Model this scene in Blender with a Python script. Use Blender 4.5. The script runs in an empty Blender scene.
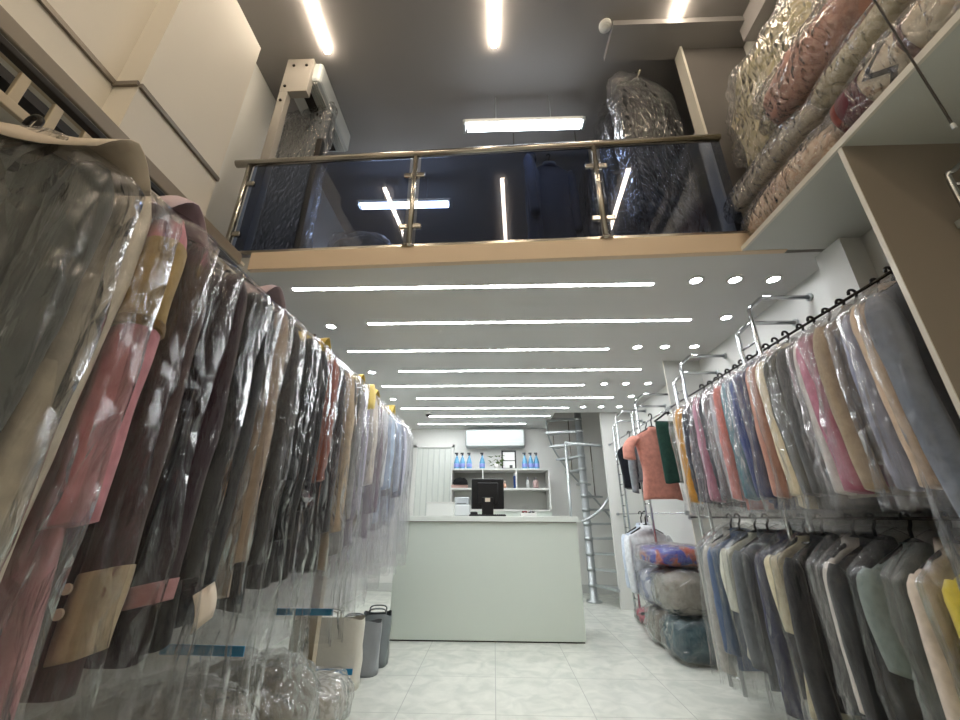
import bpy, bmesh, math, random
from mathutils import Vector, Matrix, noise
random.seed(7)
S = bpy.context.scene
COL = S.collection
PI = math.pi

# ------------------------------------------------------------------ camera
F_PX = 391.0
vd = Vector((14, -156, -F_PX)); D = vd.normalized()
vv = Vector((4, 980, -F_PX)); U = (vv - D * vv.dot(D)).normalized()
XA = D.cross(U)
R = Matrix((XA, D, U))
CAM = Vector((0, 0, 1.12))
cd = bpy.data.cameras.new('camera'); cam = bpy.data.objects.new('camera', cd); COL.objects.link(cam)
cam.matrix_world = Matrix.Translation(CAM) @ R.to_4x4()
cd.sensor_fit = 'HORIZONTAL'; cd.sensor_width = 36; cd.lens = F_PX / 960 * 36
cd.clip_start = 0.02
S.camera = cam

# ------------------------------------------------------------------ materials
def hx(h):
    h = h.lstrip('#'); c = [int(h[i:i + 2], 16) / 255 for i in (0, 2, 4)]
    return tuple(((x / 12.92) if x <= .04045 else ((x + .055) / 1.055) ** 2.4) for x in c) + (1,)
MATS = {}
def newmat(name):
    m = bpy.data.materials.new(name); m.use_nodes = True
    nt = m.node_tree; nt.nodes.clear()
    return m, nt, nt.nodes.new('ShaderNodeOutputMaterial')
def N(nt, t, **kw):
    n = nt.nodes.new(t)
    for k, v in kw.items():
        if k in n.inputs: n.inputs[k].default_value = v
        else: setattr(n, k, v)
    return n
def coords(nt, scale=(1, 1, 1), gen='Object'):
    tc = N(nt, 'ShaderNodeTexCoord'); mp = N(nt, 'ShaderNodeMapping')
    mp.inputs['Scale'].default_value = scale
    nt.links.new(tc.outputs[gen], mp.inputs['Vector'])
    return mp.outputs['Vector']
def plain(name, col, rough=.6, metal=0, bump=0, bscale=40, var=0, spec=.5, trans=0, sheen=0, ior=1.45):
    if name in MATS: return MATS[name]
    m, nt, out = newmat(name)
    p = N(nt, 'ShaderNodeBsdfPrincipled')
    c = hx(col) if isinstance(col, str) else col
    p.inputs['Base Color'].default_value = c
    p.inputs['Roughness'].default_value = rough; p.inputs['Metallic'].default_value = metal
    p.inputs['Specular IOR Level'].default_value = spec
    p.inputs['Transmission Weight'].default_value = trans; p.inputs['IOR'].default_value = ior
    p.inputs['Sheen Weight'].default_value = sheen
    if bump or var:
        nz = N(nt, 'ShaderNodeTexNoise'); nz.inputs['Scale'].default_value = bscale; nz.inputs['Detail'].default_value = 4
        nt.links.new(coords(nt), nz.inputs['Vector'])
        if bump:
            b = N(nt, 'ShaderNodeBump'); b.inputs['Strength'].default_value = bump; b.inputs['Distance'].default_value = .01
            nt.links.new(nz.outputs['Fac'], b.inputs['Height']); nt.links.new(b.outputs['Normal'], p.inputs['Normal'])
        if var:
            r = N(nt, 'ShaderNodeValToRGB')
            r.color_ramp.elements[0].position = .3; r.color_ramp.elements[1].position = .7
            r.color_ramp.elements[0].color = tuple(x * (1 - var) for x in c[:3]) + (1,)
            r.color_ramp.elements[1].color = tuple(min(1, x * (1 + var)) for x in c[:3]) + (1,)
            nt.links.new(nz.outputs['Fac'], r.inputs['Fac']); nt.links.new(r.outputs['Color'], p.inputs['Base Color'])
    nt.links.new(p.outputs[0], out.inputs[0])
    MATS[name] = m
    return m
def emit(name, col, strength):
    m, nt, out = newmat(name)
    e = N(nt, 'ShaderNodeEmission'); e.inputs['Color'].default_value = col; e.inputs['Strength'].default_value = strength
    nt.links.new(e.outputs[0], out.inputs[0]); return m
def fabric(col, puff=False):
    return plain('fabric_' + col.strip('#'), col, rough=.85, bump=.35, bscale=26, var=.14, spec=.25, sheen=.15)
def plastic(name, haze, gloss, base=.032, bst=.6, tint=(.97, .97, .97, 1), rough=.13, bscale=11., hz=(.95, .95, .97, 1)):
    m, nt, out = newmat(name); L = nt.links
    tr = N(nt, 'ShaderNodeBsdfTransparent'); tr.inputs['Color'].default_value = tint
    df = N(nt, 'ShaderNodeBsdfDiffuse'); df.inputs['Color'].default_value = hz
    tl = N(nt, 'ShaderNodeBsdfTranslucent'); tl.inputs['Color'].default_value = hz
    gl = N(nt, 'ShaderNodeBsdfGlossy'); gl.inputs['Roughness'].default_value = rough; gl.inputs['Color'].default_value = (.95, .95, .95, 1)
    co = coords(nt, (1, 1, .3))
    nz = N(nt, 'ShaderNodeTexNoise'); nz.inputs['Scale'].default_value = bscale; nz.inputs['Detail'].default_value = 5
    nz.inputs['Distortion'].default_value = 1.2
    L.new(co, nz.inputs['Vector'])
    vo = N(nt, 'ShaderNodeTexVoronoi'); vo.inputs['Scale'].default_value = bscale * 1.3; vo.feature = 'DISTANCE_TO_EDGE'
    L.new(coords(nt, (1, 1, .6)), vo.inputs['Vector'])
    ad = N(nt, 'ShaderNodeMath', operation='ADD'); L.new(nz.outputs['Fac'], ad.inputs[0])
    mu = N(nt, 'ShaderNodeMath', operation='MULTIPLY'); mu.inputs[1].default_value = 1.3
    L.new(vo.outputs['Distance'], mu.inputs[0]); L.new(mu.outputs[0], ad.inputs[1])
    b = N(nt, 'ShaderNodeBump'); b.inputs['Strength'].default_value = bst; b.inputs['Distance'].default_value = .03
    L.new(ad.outputs[0], b.inputs['Height'])
    for n in (gl, df, tl): L.new(b.outputs['Normal'], n.inputs['Normal'])
    lw = N(nt, 'ShaderNodeLayerWeight'); lw.inputs['Blend'].default_value = .5; L.new(b.outputs['Normal'], lw.inputs['Normal'])
    pw = N(nt, 'ShaderNodeMath', operation='POWER'); pw.inputs[1].default_value = 4; L.new(lw.outputs['Facing'], pw.inputs[0])
    dm = N(nt, 'ShaderNodeMixShader'); dm.inputs[0].default_value = .5
    L.new(df.outputs[0], dm.inputs[1]); L.new(tl.outputs[0], dm.inputs[2])
    # the film is milkier where it is creased
    rp = N(nt, 'ShaderNodeMapRange'); rp.inputs['From Min'].default_value = .35; rp.inputs['From Max'].default_value = .75
    rp.inputs['To Min'].default_value = haze * .55; rp.inputs['To Max'].default_value = haze * 1.9
    L.new(nz.outputs['Fac'], rp.inputs['Value'])
    m1 = N(nt, 'ShaderNodeMixShader'); L.new(rp.outputs[0], m1.inputs[0]); L.new(tr.outputs[0], m1.inputs[1]); L.new(dm.outputs[0], m1.inputs[2])
    gm = N(nt, 'ShaderNodeMath', operation='MULTIPLY_ADD'); gm.inputs[1].default_value = gloss; gm.inputs[2].default_value = base
    L.new(pw.outputs[0], gm.inputs[0])
    m2 = N(nt, 'ShaderNodeMixShader'); L.new(gm.outputs[0], m2.inputs[0]); L.new(m1.outputs[0], m2.inputs[1]); L.new(gl.outputs[0], m2.inputs[2])
    L.new(m2.outputs[0], out.inputs[0]); return m
def glassmat(name, tint, gloss=1.0):
    m, nt, out = newmat(name); L = nt.links
    tr = N(nt, 'ShaderNodeBsdfTransparent'); tr.inputs['Color'].default_value = tint
    gl = N(nt, 'ShaderNodeBsdfGlossy'); gl.inputs['Roughness'].default_value = .015
    fr = N(nt, 'ShaderNodeLayerWeight'); fr.inputs['Blend'].default_value = .5
    pw = N(nt, 'ShaderNodeMath', operation='POWER'); pw.inputs[1].default_value = 5; L.new(fr.outputs['Facing'], pw.inputs[0])
    ma = N(nt, 'ShaderNodeMath', operation='MULTIPLY_ADD'); ma.inputs[1].default_value = .95; ma.inputs[2].default_value = .05; L.new(pw.outputs[0], ma.inputs[0])
    mx = N(nt, 'ShaderNodeMixShader'); L.new(ma.outputs[0], mx.inputs[0]); L.new(tr.outputs[0], mx.inputs[1]); L.new(gl.outputs[0], mx.inputs[2])
    L.new(mx.outputs[0], out.inputs[0]); return m

WHITE = plain('white_paint', '#dcdcd8', .6, bump=.05, bscale=60)
CEIL = plain('ceiling_paint', '#d2d2d0', .7)
UPCEIL = plain('upper_ceiling_paint', '#8f8c8b', .7)
UPWALL = plain('upper_wall_laminate', '#d8d2c6', .4)
LAMI = plain('grey_white_laminate', '#c3c4c0', .35)
EDGE = plain('panel_edge', '#d8d4ca', .4)
BROWN = plain('warm_grey_panel', '#8f8478', .35)
COUNTER = plain('counter_laminate', '#d2dad1', .4)
CHROME = plain('chrome', '#c8cacc', .14, 1)
STEEL = plain('satin_steel', '#b9b4aa', .22, 1)
SILVER = plain('silver_paint', '#b4b9ba', .35, .6)
BLACKP = plain('black_plastic', '#0e0e10', .35)
DARK = plain('dark_metal', '#2a2724', .4, .6)
BEIGE = plain('beige_metal', '#b7a88e', .4, .2)
GROOVE = plain('trim_dark', '#7c746a', .35, .4)
PAPERW = plain('white_paper', '#d2c3b0', .7, bump=.2, bscale=12)
PAPERY = plain('yellow_paper', '#d0b65c', .7)
PAPERL = plain('lilac_paper', '#c5b2ba', .7)
LED = emit('cool_led', (.95, .98, 1, 1), 60)
DL = emit('downlight_led', (.96, .98, 1, 1), 60)
WARM = emit('warm_led', (1, .84, .65, 1), 48)
TUBE = emit('fluorescent_tube', (.84, .91, 1, 1), 22)
BAGL = plastic('clear_film', .013, .9)
BAGM = plastic('hazy_film', .075, .6, hz=(.93, .92, .98, 1))
BAGR = plastic('milky_film', .062, .7, rough=.2)
BAGB = plastic('wrap_film', .085, 1.2, .09, 1.0, rough=.16, bscale=17.)
BAGW = plastic('heavy_wrinkled_film', .07, 1.1, .06, .9, rough=.15, bscale=9.)
BAGF = plastic('bundle_film', .055, 1.2, .10, 1.0, rough=.16, bscale=8.)
BAGLO = plastic('thin_milky_film', .03, .6, rough=.2)
BAGD = plastic('clear_crinkled_film', .016, 1.0, rough=.1, bscale=14)
GLASS = glassmat('tinted_balustrade_glass', (.55, .61, .74, 1))

def floor_mat():
    m, nt, out = newmat('marbled_floor_tile'); L = nt.links
    p = N(nt, 'ShaderNodeBsdfPrincipled'); p.inputs['Roughness'].default_value = .22
    br = N(nt, 'ShaderNodeTexBrick'); br.offset = 0; br.inputs['Scale'].default_value = 1
    br.inputs['Mortar Size'].default_value = .003; br.inputs['Brick Width'].default_value = .6; br.inputs['Row Height'].default_value = .6
    br.inputs['Mortar'].default_value = hx('#b4b6b0')
    co = coords(nt); L.new(co, br.inputs['Vector'])
    nz = N(nt, 'ShaderNodeTexNoise'); nz.inputs['Scale'].default_value = 7; nz.inputs['Detail'].default_value = 8; nz.inputs['Distortion'].default_value = .8
    L.new(co, nz.inputs['Vector'])
    r = N(nt, 'ShaderNodeValToRGB'); r.color_ramp.elements[0].position = .36; r.color_ramp.elements[1].position = .66
    r.color_ramp.elements[0].color = hx('#c6c9c1'); r.color_ramp.elements[1].color = hx('#d9dad1')
    L.new(nz.outputs['Fac'], r.inputs['Fac'])
    L.new(r.outputs['Color'], br.inputs['Color1']); L.new(r.outputs['Color'], br.inputs['Color2'])
    L.new(br.outputs['Color'], p.inputs['Base Color']); L.new(p.outputs[0], out.inputs[0]); return m
FLOOR = floor_mat()

# ------------------------------------------------------------------ mesh helpers
class MB:
    def __init__(s): s.v = []; s.f = []
    def add(s, vs, fs):
        o = len(s.v); s.v += [tuple(v) for v in vs]; s.f += [tuple(i + o for i in f) for f in fs]; return s
    def box(s, a, b, rz=0, c=None):
        (x0, y0, z0), (x1, y1, z1) = a, b
        vs = [Vector(p) for p in ((x0, y0, z0), (x1, y0, z0), (x1, y1, z0), (x0, y1, z0), (x0, y0, z1), (x1, y0, z1), (x1, y1, z1), (x0, y1, z1))]
        if rz:
            c = Vector(c) if c else (vs[0] + vs[6]) / 2
            M = Matrix.Rotation(rz, 3, 'Z'); vs = [M @ (v - c) + c for v in vs]
        return s.add(vs, [(0, 3, 2, 1), (4, 5, 6, 7), (0, 1, 5, 4), (1, 2, 6, 5), (2, 3, 7, 6), (3, 0, 4, 7)])
    def tube(s, pts, r, n=10, cap=True, flat=None):
        pts = [Vector(p) for p in pts]; rings = []
        up = Vector((0, 0, 1))
        t0 = (pts[1] - pts[0]).normalized()
        a = t0.cross(up)
        if a.length < 1e-3: a = Vector((1, 0, 0))
        a.normalize()
        for i, p in enumerate(pts):
            t = (pts[min(i + 1, len(pts) - 1)] - pts[max(i - 1, 0)]).normalized()
            a = (a - t * a.dot(t)); a = a.normalized() if a.length > 1e-5 else t.orthogonal().normalized()
            b = t.cross(a); rr = r[i] if isinstance(r, (list, tuple)) else r
            rings.append([p + (a * math.cos(2 * PI * k / n) + b * math.sin(2 * PI * k / n)) * rr for k in range(n)])
        return s.loft(rings, cap)
    def loft(s, rings, cap0=True, cap1=None):
        n = len(rings[0]); vs = [v for r in rings for v in r]; fs = []
        for i in range(len(rings) - 1):
            for k in range(n):
                a, b = i * n + k, i * n + (k + 1) % n
                fs.append((a, b, b + n, a + n))
        if cap0: fs.append(tuple(range(n - 1, -1, -1)))
        if cap1 if cap1 is not None else cap0: fs.append(tuple(range((len(rings) - 1) * n, len(rings) * n)))
        return s.add(vs, fs)
    def lathe(s, prof, c=(0, 0, 0), n=20, axis='z'):
        rings = []
        for r, h in prof:
            ring = []
            for k in range(n):
                t = 2 * PI * k / n; x, y = r * math.cos(t), r * math.sin(t)
                p = {'z': (x, y, h), 'y': (x, h, -y), 'x': (h, x, y)}[axis]
                ring.append((p[0] + c[0], p[1] + c[1], p[2] + c[2]))
            rings.append(ring)
        return s.loft(rings, True)
    def build(s, name, mat, parent=None, smooth=False, bevel=0, solid=0):
        me = bpy.data.meshes.new(name); me.from_pydata(s.v, [], s.f); me.update()
        bm = bmesh.new(); bm.from_mesh(me); bmesh.ops.recalc_face_normals(bm, faces=bm.faces); bm.to_mesh(me); bm.free()
        o = bpy.data.objects.new(name, me); COL.objects.link(o)
        me.materials.append(mat)
        if smooth:
            for p in me.polygons: p.use_smooth = True
        if parent: o.parent = parent
        if solid:
            md = o.modifiers.new('thickness', 'SOLIDIFY'); md.thickness = solid
        if bevel:
            md = o.modifiers.new('bevel', 'BEVEL'); md.width = bevel; md.segments = 2; md.limit_method = 'ANGLE'
        return o
def tag(o, label, cat, group=None):
    o['label'] = label; o['category'] = cat
    if group: o['group'] = group
    return o
def empty(name, loc, label, cat, group=None, rz=0):
    o = bpy.data.objects.new(name, None); COL.objects.link(o); o.location = loc; o.rotation_euler = (0, 0, rz); o.empty_display_size = .05
    return tag(o, label, cat, group)
def struct(o): o['kind'] = 'structure'; return o
def part(name, mat, parent, fn, **kw):
    m = MB(); fn(m); return m.build(name, mat, parent, **kw)
def smoothpath(pts, n=6):
    pts = [Vector(p) for p in pts]; out = []
    for i in range(len(pts) - 1):
        p0, p1, p2, p3 = pts[max(i - 1, 0)], pts[i], pts[i + 1], pts[min(i + 2, len(pts) - 1)]
        for k in range(n):
            t = k / n
            out.append(.5 * ((2 * p1) + (p2 - p0) * t + (2 * p0 - 5 * p1 + 4 * p2 - p3) * t * t + (3 * p1 - p0 - 3 * p2 + p3) * t ** 3))
    return out + [pts[-1]]

# ------------------------------------------------------------------ the setting
def sbox(name, a, b, mat, **kw): return struct(MB().box(a, b).build(name, mat, **kw))
YB, YN, XL, XR, ZL, ZM, ZT = 7.1, -1.7, -2.05, 2.1, 2.6, 2.72, 4.8
sbox('floor', (XL, YN, -.1), (XR, YB, 0), FLOOR)
sbox('wall_back', (XL, YB, 0), (XR, YB + .1, ZT), WHITE)
sbox('wall_front', (XL, YN - .1, 0), (XR, YN, ZT), WHITE)
sbox('wall_left', (XL - .1, YN, 0), (XL, YB, ZT), WHITE)
sbox('wall_right', (XR, YN, 0), (XR + .1, YB, ZT), WHITE)
sbox('ceiling', (XL, YN, ZT), (XR, YB, ZT + .1), UPCEIL)
# mezzanine slab with its stairwell opening, and the beam under the balustrade
def fy(x): return 2.03 - .033 * x
def slab(m):
    a, b = XL, XR
    pl = [(a, fy(a) + .04), (b, fy(b) + .04), (b, 5.92), (.95, 5.92), (.95, YB), (a, YB)]
    n = len(pl); vs = [(x, y, ZL) for x, y in pl] + [(x, y, ZM) for x, y in pl]
    m.add(vs, [tuple(range(n))[::-1], tuple(range(n, 2 * n))] + [(i, (i + 1) % n, (i + 1) % n + n, i + n) for i in range(n)])
struct(part('ceiling_lower', CEIL, None, slab))
def beam(m):
    vs = []
    for z in (ZL - .005, ZM + .01):
        for x, dy in ((-1.585, 0), (1.76, 0), (1.76, .038), (-1.585, .038)): vs.append((x, fy(x) + dy, z))
    m.add(vs, [(3, 2, 1, 0), (4, 5, 6, 7), (0, 1, 5, 4), (1, 2, 6, 5), (2, 3, 7, 6), (3, 0, 4, 7)])
struct(part('trim_balcony', plain('beige_beam', '#dcc7ac', .5), None, beam, bevel=.004))  # white paint, with the tint of the warm lights put into its colour
# upper left wall: near panel, pier, far panel, with the thin trims that run along them
sbox('wall_left_upper_near', (XL, YN, ZL + .03), (-1.72, 1.14, 4.15), UPWALL)
sbox('wall_left_upper_far', (XL, 1.14, ZL + .03), (-1.6, 1.68, 4.15), UPWALL)
sbox('trim_1', (-1.72, YN, 2.935), (-1.706, 1.14, 2.96), GROOVE)
sbox('trim_2', (-1.6, 1.14, 2.925), (-1.586, 1.68, 2.95), GROOVE)
sbox('trim_3', (-1.72, 1.128, 2.93), (-1.6, 1.14, 2.955), GROOVE)
sbox('ceiling_left_soffit', (XL, YN, ZL + .01), (-1.6, 2.07, ZL + .03), UPWALL)
sbox('trim_4', (-1.6, YN, ZL - .03), (-1.572, 2.0, ZL + .045), plain('champagne_metal', '#8a7f70', .4), bevel=.006)
# right: three partitions, overhead shelf, mezzanine end wall, bulkhead
def partition(name, x, y, z1, mat):
    o = sbox(name, (x + .004, y, 0), (XR, y + .018, z1), mat)
    e = MB().box((x, y, 0), (x + .004, y + .018, z1)).build('front_edge', EDGE, o); return o
partition('wall_partition_near', 1.5, 1.27, ZL, BROWN)
partition('wall_partition_middle', 1.74, 3.78, ZL, LAMI)
o = sbox('wall_partition_rear', (1.64, 5.94, 0), (XR, 6.0, ZL), WHITE)
sbox('wall_mezzanine_right', (1.59, 2.12, ZM), (XR, 2.2, 4.74), plain('grey_panel', '#65625f', .5))
sbox('trim_mezzanine', (1.572, 2.10, ZM), (1.59, 2.2, 4.74), EDGE)
sbox('trim_5', (.98, 1.93, 4.74), (XR, 2.2, ZT), UPCEIL)
sbox('trim_6', (2.0, YN, 4.6), (XR, 2.0, ZT), UPCEIL)
sbox('wall_pier_right', (1.98, 1.88, 0), (XR, 2.06, ZL), WHITE)
sh = MB().box((1.51, YN + .02, ZL), (XR - .002, 1.98, ZL + .022)).build('overhead_shelf', plain('shelf_laminate', '#c2c5c0', .35))
tag(sh, 'long pale overhead shelf carrying the wrapped blankets', 'shelf')
MB().box((1.495, YN + .02, ZL - .004), (1.51, 1.98, ZL + .026)).build('front_edge', EDGE, sh)
sbox('baseboard_back', (XL, YB - .012, 0), (XR, YB, .12), LAMI)
sbox('baseboard_right', (XR - .012, 6.0, 0), (XR, YB, .12), LAMI)
# door in the back wall with pale pleated panel
d = struct(part('door_1', plain('door_panel', '#c6cbc6', .5), None, lambda m: m.box((-1.36, YB - .05, 0), (-.74, YB - .02, 2.25))))
part('door_frame', WHITE, d, lambda m: [m.box((-1.42, YB - .08, 0), (-1.36, YB, 2.3)), m.box((-.74, YB - .08, 0), (-.70, YB, 2.3)), m.box((-1.42, YB - .08, 2.25), (-.70, YB, 2.3))])
part('door_slats', plain('door_slat', '#d2d6d0', .5), d, lambda m: [m.box((-1.35 + i * .1, YB - .058, .02), (-1.27 + i * .1, YB - .05, 2.23)) for i in range(6)], bevel=.004)

# ------------------------------------------------------------------ lights
SY = [2.33, 2.87, 3.45, 4.02, 4.55, 5.10, 5.62, 6.12, 6.68]
ORD = ['first', 'second', 'third', 'fourth', 'fifth', 'sixth', 'seventh', 'eighth', 'ninth']
for i, y in enumerate(SY):
    x0, x1 = ((-1.40, 1.10), (-1.03, 1.60))[i % 2]
    if i == 7: x0, x1 = -1.03, .9
    if i == 8: x0, x1 = -1.3, .55
    if i in (4, 6): x0 = -1.36
    o = empty('linear_ceiling_light', (0, y, ZL), 'thin white light line in the lower ceiling, %s one behind the balcony beam' % ORD[i], 'ceiling light', 'light lines in the lower ceiling')
    part('diffuser', LED, o, lambda m: m.box((x0, -.014, -.004), (x1, .014, .004)))
    part('channel', WHITE, o, lambda m: [m.box((x0 - .01, -.02, -.003), (x1 + .01, -.014, .003)), m.box((x0 - .01, .014, -.003), (x1 + .01, .02, .003))])
def downlight(x, y, label):
    o = empty('recessed_downlight', (x, y, ZL), label, 'downlight', 'downlights in the lower ceiling')
    part('rim', WHITE, o, lambda m: m.lathe([(.05, .002), (.05, -.006), (.037, -.008), (.037, .002)], n=24), smooth=True)
    part('lens', DL, o, lambda m: m.lathe([(.036, .001), (.036, -.005), (.0, -.006)], n=24))
pos3 = ('innermost', 'middle', 'outermost')
for y, xs, nm in ((2.29, (1.37, 1.627, 1.88), 'first'), (3.405, (1.357, 1.61, 1.88), 'third'), (4.5, (1.332, 1.588, 1.85), 'fifth'), (5.57, (1.304, 1.564, 1.823), 'seventh')):
    for k, x in enumerate(xs): downlight(x, y, 'round downlight, %s of three at the right end of the %s light line' % (pos3[k], nm))
for y, x, nm in ((2.83, 1.862, 'second'), (5.04, 1.824, 'sixth')): downlight(x, y, 'single round downlight beyond the right end of the %s light line' % nm)
for y, x, nm in ((2.907, -1.357, 'second'), (4.04, -1.34, 'fourth'), (5.12, -1.365, 'sixth')): downlight(x, y, 'round downlight above the conveyor garments, left of the %s light line' % nm)
# warm lines on the high ceiling: one run up to the balcony, one nearer the entrance
for nm, x in (('left', -1.38), ('middle', .035), ('right', 1.47)):
    for y0, y1, w in ((1.25, 2.08, 'ending above the balcony'), (-1.3, .62, 'reflected in the balcony glass')):
        o = empty('warm_linear_light', (x, (y0 + y1) / 2, ZT), 'warm light line on the high ceiling, %s of three, %s' % (nm, w), 'ceiling light', 'warm light lines on the high ceiling')
        h = (y1 - y0) / 2
        part('diffuser', WARM, o, lambda m: m.box((-.022, -h, -.03), (.022, h, -.004)))
        part('channel', WHITE, o, lambda m: m.box((-.026, -h - .004, -.006), (.026, h + .004, 0)))
def fluoro(x0, x1, y, z, label):
    o = empty('fluorescent_batten', ((x0 + x1) / 2, y, z), label, 'fluorescent light', 'fluorescent battens on the mezzanine')
    h = (x1 - x0) / 2
    part('housing', WHITE, o, lambda m: m.box((-h, -.035, .03), (h, .035, .075)), bevel=.005)
    for s in (-.03, .03): part('tube', TUBE, o, lambda m: m.tube([(-h + .03, s, .01), (h - .03, s, .01)], .014))
    for s in (-1, 1): part('end_cap', SILVER, o, lambda m: m.box((s * h - .012, -.05, -.008), (s * h + .012, .05, .05)), bevel=.004)
    for s in (-.25, .25): part('suspension_rod', SILVER, o, lambda m: m.tube([(s, 0, .07), (s, 0, ZT - z)], .004, 6))
fluoro(-.24, .84, 2.52, 4.4, 'bright hanging fluorescent light seen above the balcony handrail')
fluoro(-1.52, -.46, 3.46, 4.4, 'hanging fluorescent light seen through the left balcony glass')
o = empty('smoke_detector', (.93, 1.96, ZT), 'small round white detector on the high ceiling beside the bulkhead', 'smoke detector')
part('base', WHITE, o, lambda m: m.lathe([(.05, 0), (.05, -.02), (.04, -.03), (0, -.03)], n=20), smooth=True)
part('sensor', LAMI, o, lambda m: m.lathe([(.028, -.03), (.025, -.045), (0, -.047)], n=16), smooth=True)
o = empty('security_camera', (-1.009, 5.9, ZL), 'small dome security camera on the lower ceiling near the back', 'security camera')
part('base', WHITE, o, lambda m: m.lathe([(.05, 0), (.05, -.025), (0, -.025)], n=20), smooth=True)
part('dome', BLACKP, o, lambda m: m.lathe([(.036, -.025), (.03, -.045), (.016, -.058), (0, -.06)], n=18), smooth=True)

# ------------------------------------------------------------------ balustrade
bal = empty('glass_balustrade', (0, 0, ZM + .012), 'dark tinted glass balustrade with steel posts and handrail along the balcony', 'railing')
def bp(x, z, dy=0): return (x, fy(x) + .02 + dy, z)
part('handrail', STEEL, bal, lambda m: m.tube([bp(-1.90, .825), bp(1.58, .825)], .027, 16), smooth=True)
POSTS = (-1.79, -.54, .72)
for x in POSTS:
    po = part('post', STEEL, bal, lambda m: m.tube([bp(x, 0), bp(x, .815)], .019, 14), smooth=True)
    part('base_flange', STEEL, po, lambda m: m.lathe([(.045, 0), (.045, .008), (.02, .012)], bp(x, 0), 18), smooth=True)
    for z in (.17, .62):
        for s in (-1, 1):
            if x == POSTS[0] and s < 0: continue
            part('glass_clamp', STEEL, po, lambda m: m.box(bp(x + s * .045 - .03, z - .02, -.014), (x + s * .045 + .03, fy(x) + .034, z + .02)), bevel=.008)
for a, b in ((-1.75, -.58), (-.50, .68), (.76, 1.57)):
    def g(m):
        vs = [bp(a, .02, -.005), bp(b, .02, -.005), bp(b, .02, .005), bp(a, .02, .005), bp(a, .79, -.005), bp(b, .79, -.005), bp(b, .79, .005), bp(a, .79, .005)]
        m.add(vs, [(3, 2, 1, 0), (4, 5, 6, 7), (0, 1, 5, 4), (1, 2, 6, 5), (2, 3, 7, 6), (3, 0, 4, 7)])
    part('glass_panel', GLASS, bal, g)
part('bottom_rail', STEEL, bal, lambda m: m.add([bp(-1.7, 0, -.012), bp(1.57, 0, -.012), bp(1.57, 0, .012), bp(-1.7, 0, .012), bp(-1.7, .02, -.012), bp(1.57, .02, -.012), bp(1.57, .02, .012), bp(-1.7, .02, .012)],
     [(3, 2, 1, 0), (4, 5, 6, 7), (0, 1, 5, 4), (1, 2, 6, 5), (2, 3, 7, 6), (3, 0, 4, 7)]))

# ------------------------------------------------------------------ garments
def lerp_prof(prof, z):
    for (z0, *a), (z1, *b) in zip(prof, prof[1:]):
        if z0 >= z >= z1:
            t = (z0 - z) / (z0 - z1 + 1e-9); t = t * t * (3 - 2 * t) * .5 + t * .5
            return [x + (y - x) * t for x, y in zip(a, b)]
    return list(prof[-1][1:]) if z < prof[-1][0] else list(prof[0][1:])
def sup(th, e): 
    c, s = math.cos(th), math.sin(th)
    return math.copysign(abs(c) ** e, c), math.copysign(abs(s) ** e, s)
def body_mb(prof, ztop, zbot, seed, folds=5, amp=.012, rows=26, n=28, puff=0, e=.75, sway=0):
    m = MB(); rings = []
    for i in range(rows):
        t = i / (rows - 1); z = ztop + (zbot - ztop) * t
        w, th = lerp_prof(prof, z); ring = []
        for k in range(n):
            a = 2 * PI * k / n; cx, cy = sup(a, e)
            grow = min(1, max(0, (ztop - z - .1) / .4))
            d = amp * grow * (math.sin(folds * a + seed * 1.7 + 1.5 * z) + .8 * noise.noise((cx * 3 + seed, cy * 3, z * 2.2)))
            if puff: d += puff * abs(math.sin(z * PI / .085)) ** .6 * grow - puff
            ring.append((cx * (w + d * .6) + sway * t * t * .05, cy * (th + d), z + (.012 * math.sin(2 * a + seed) if i == rows - 1 else 0)))
        rings.append(ring)
    return m.loft(rings, True)
def sleeve_mb(sx, w, zs, ze, r0, r1, seed, fwd=-.02, out=.03, puff=0, z_a=0., z_b=1., grow=1., n=14, rows=18):
    m = MB(); rings = []
    for i in range(rows):
        t = z_a + (z_b - z_a) * i / (rows - 1)
        z = zs + (ze - zs) * t
        x = sx * (w - .02 + out * math.sin(min(1, t * 1.6) * PI / 2)); y = fwd * t * 1.4 + .012 * math.sin(seed + t * 3)
        r = (r0 + (r1 - r0) * t) * (1 if t > .08 else .55 + 5.6 * t) * grow
        if puff: r *= .86 + .2 * abs(math.sin(z * PI / .085)) ** .6
        ring = []
        for k in range(n):
            a = 2 * PI * k / n
            d = 1 + .16 * noise.noise((math.cos(a) * 1.6 + seed, math.sin(a) * 1.6, z * 7)) + .05 * math.sin(3 * a + seed)
            ring.append((x + math.cos(a) * r * .95 * d, y + math.sin(a) * r * 1.05 * d, z + .01 * sx * math.cos(a)))
        rings.append(ring)
    return m.loft(rings, True)
def bag_mb(w, th, ztop, zbot, seed, n=40, rows=46, amp=.014, sy=0):
    m = MB(); rings = []
    for i in range(rows):
        t = i / (rows - 1); z = ztop + (zbot - ztop) * t; s = ztop - z
        k1 = min(1, (s / .17)); W = .05 + (w - .05) * (k1 ** .75); T = .02 + (th - .02) * min(1, s / .16) ** .7
        flare = 1 + .05 * t; ring = []
        for k in range(n):
            a = 2 * PI * k / n; cx, cy = sup(a, .62)
            q = (cx * 3.2 + seed * 3.1, cy * 2.2 + seed, z * 1.9)
            d = amp * (1.5 - 3.4 * abs(noise.noise(q))) + amp * .7 * noise.noise((cx * 9, cy * 9 + seed, z * 5)) + amp * .5 * math.sin(9 * a + 4 * noise.noise((seed, z * 1.5, 0)))
            d *= min(1, s / .1)
            ring.append((cx * (W * flare + d), cy * (T * flare + d * .8), z + (.03 * noise.noise((cx * 2 + seed, cy * 2, 3)) * t)))
        rings.append(ring)
    return m.loft(rings, False, False)
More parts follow.
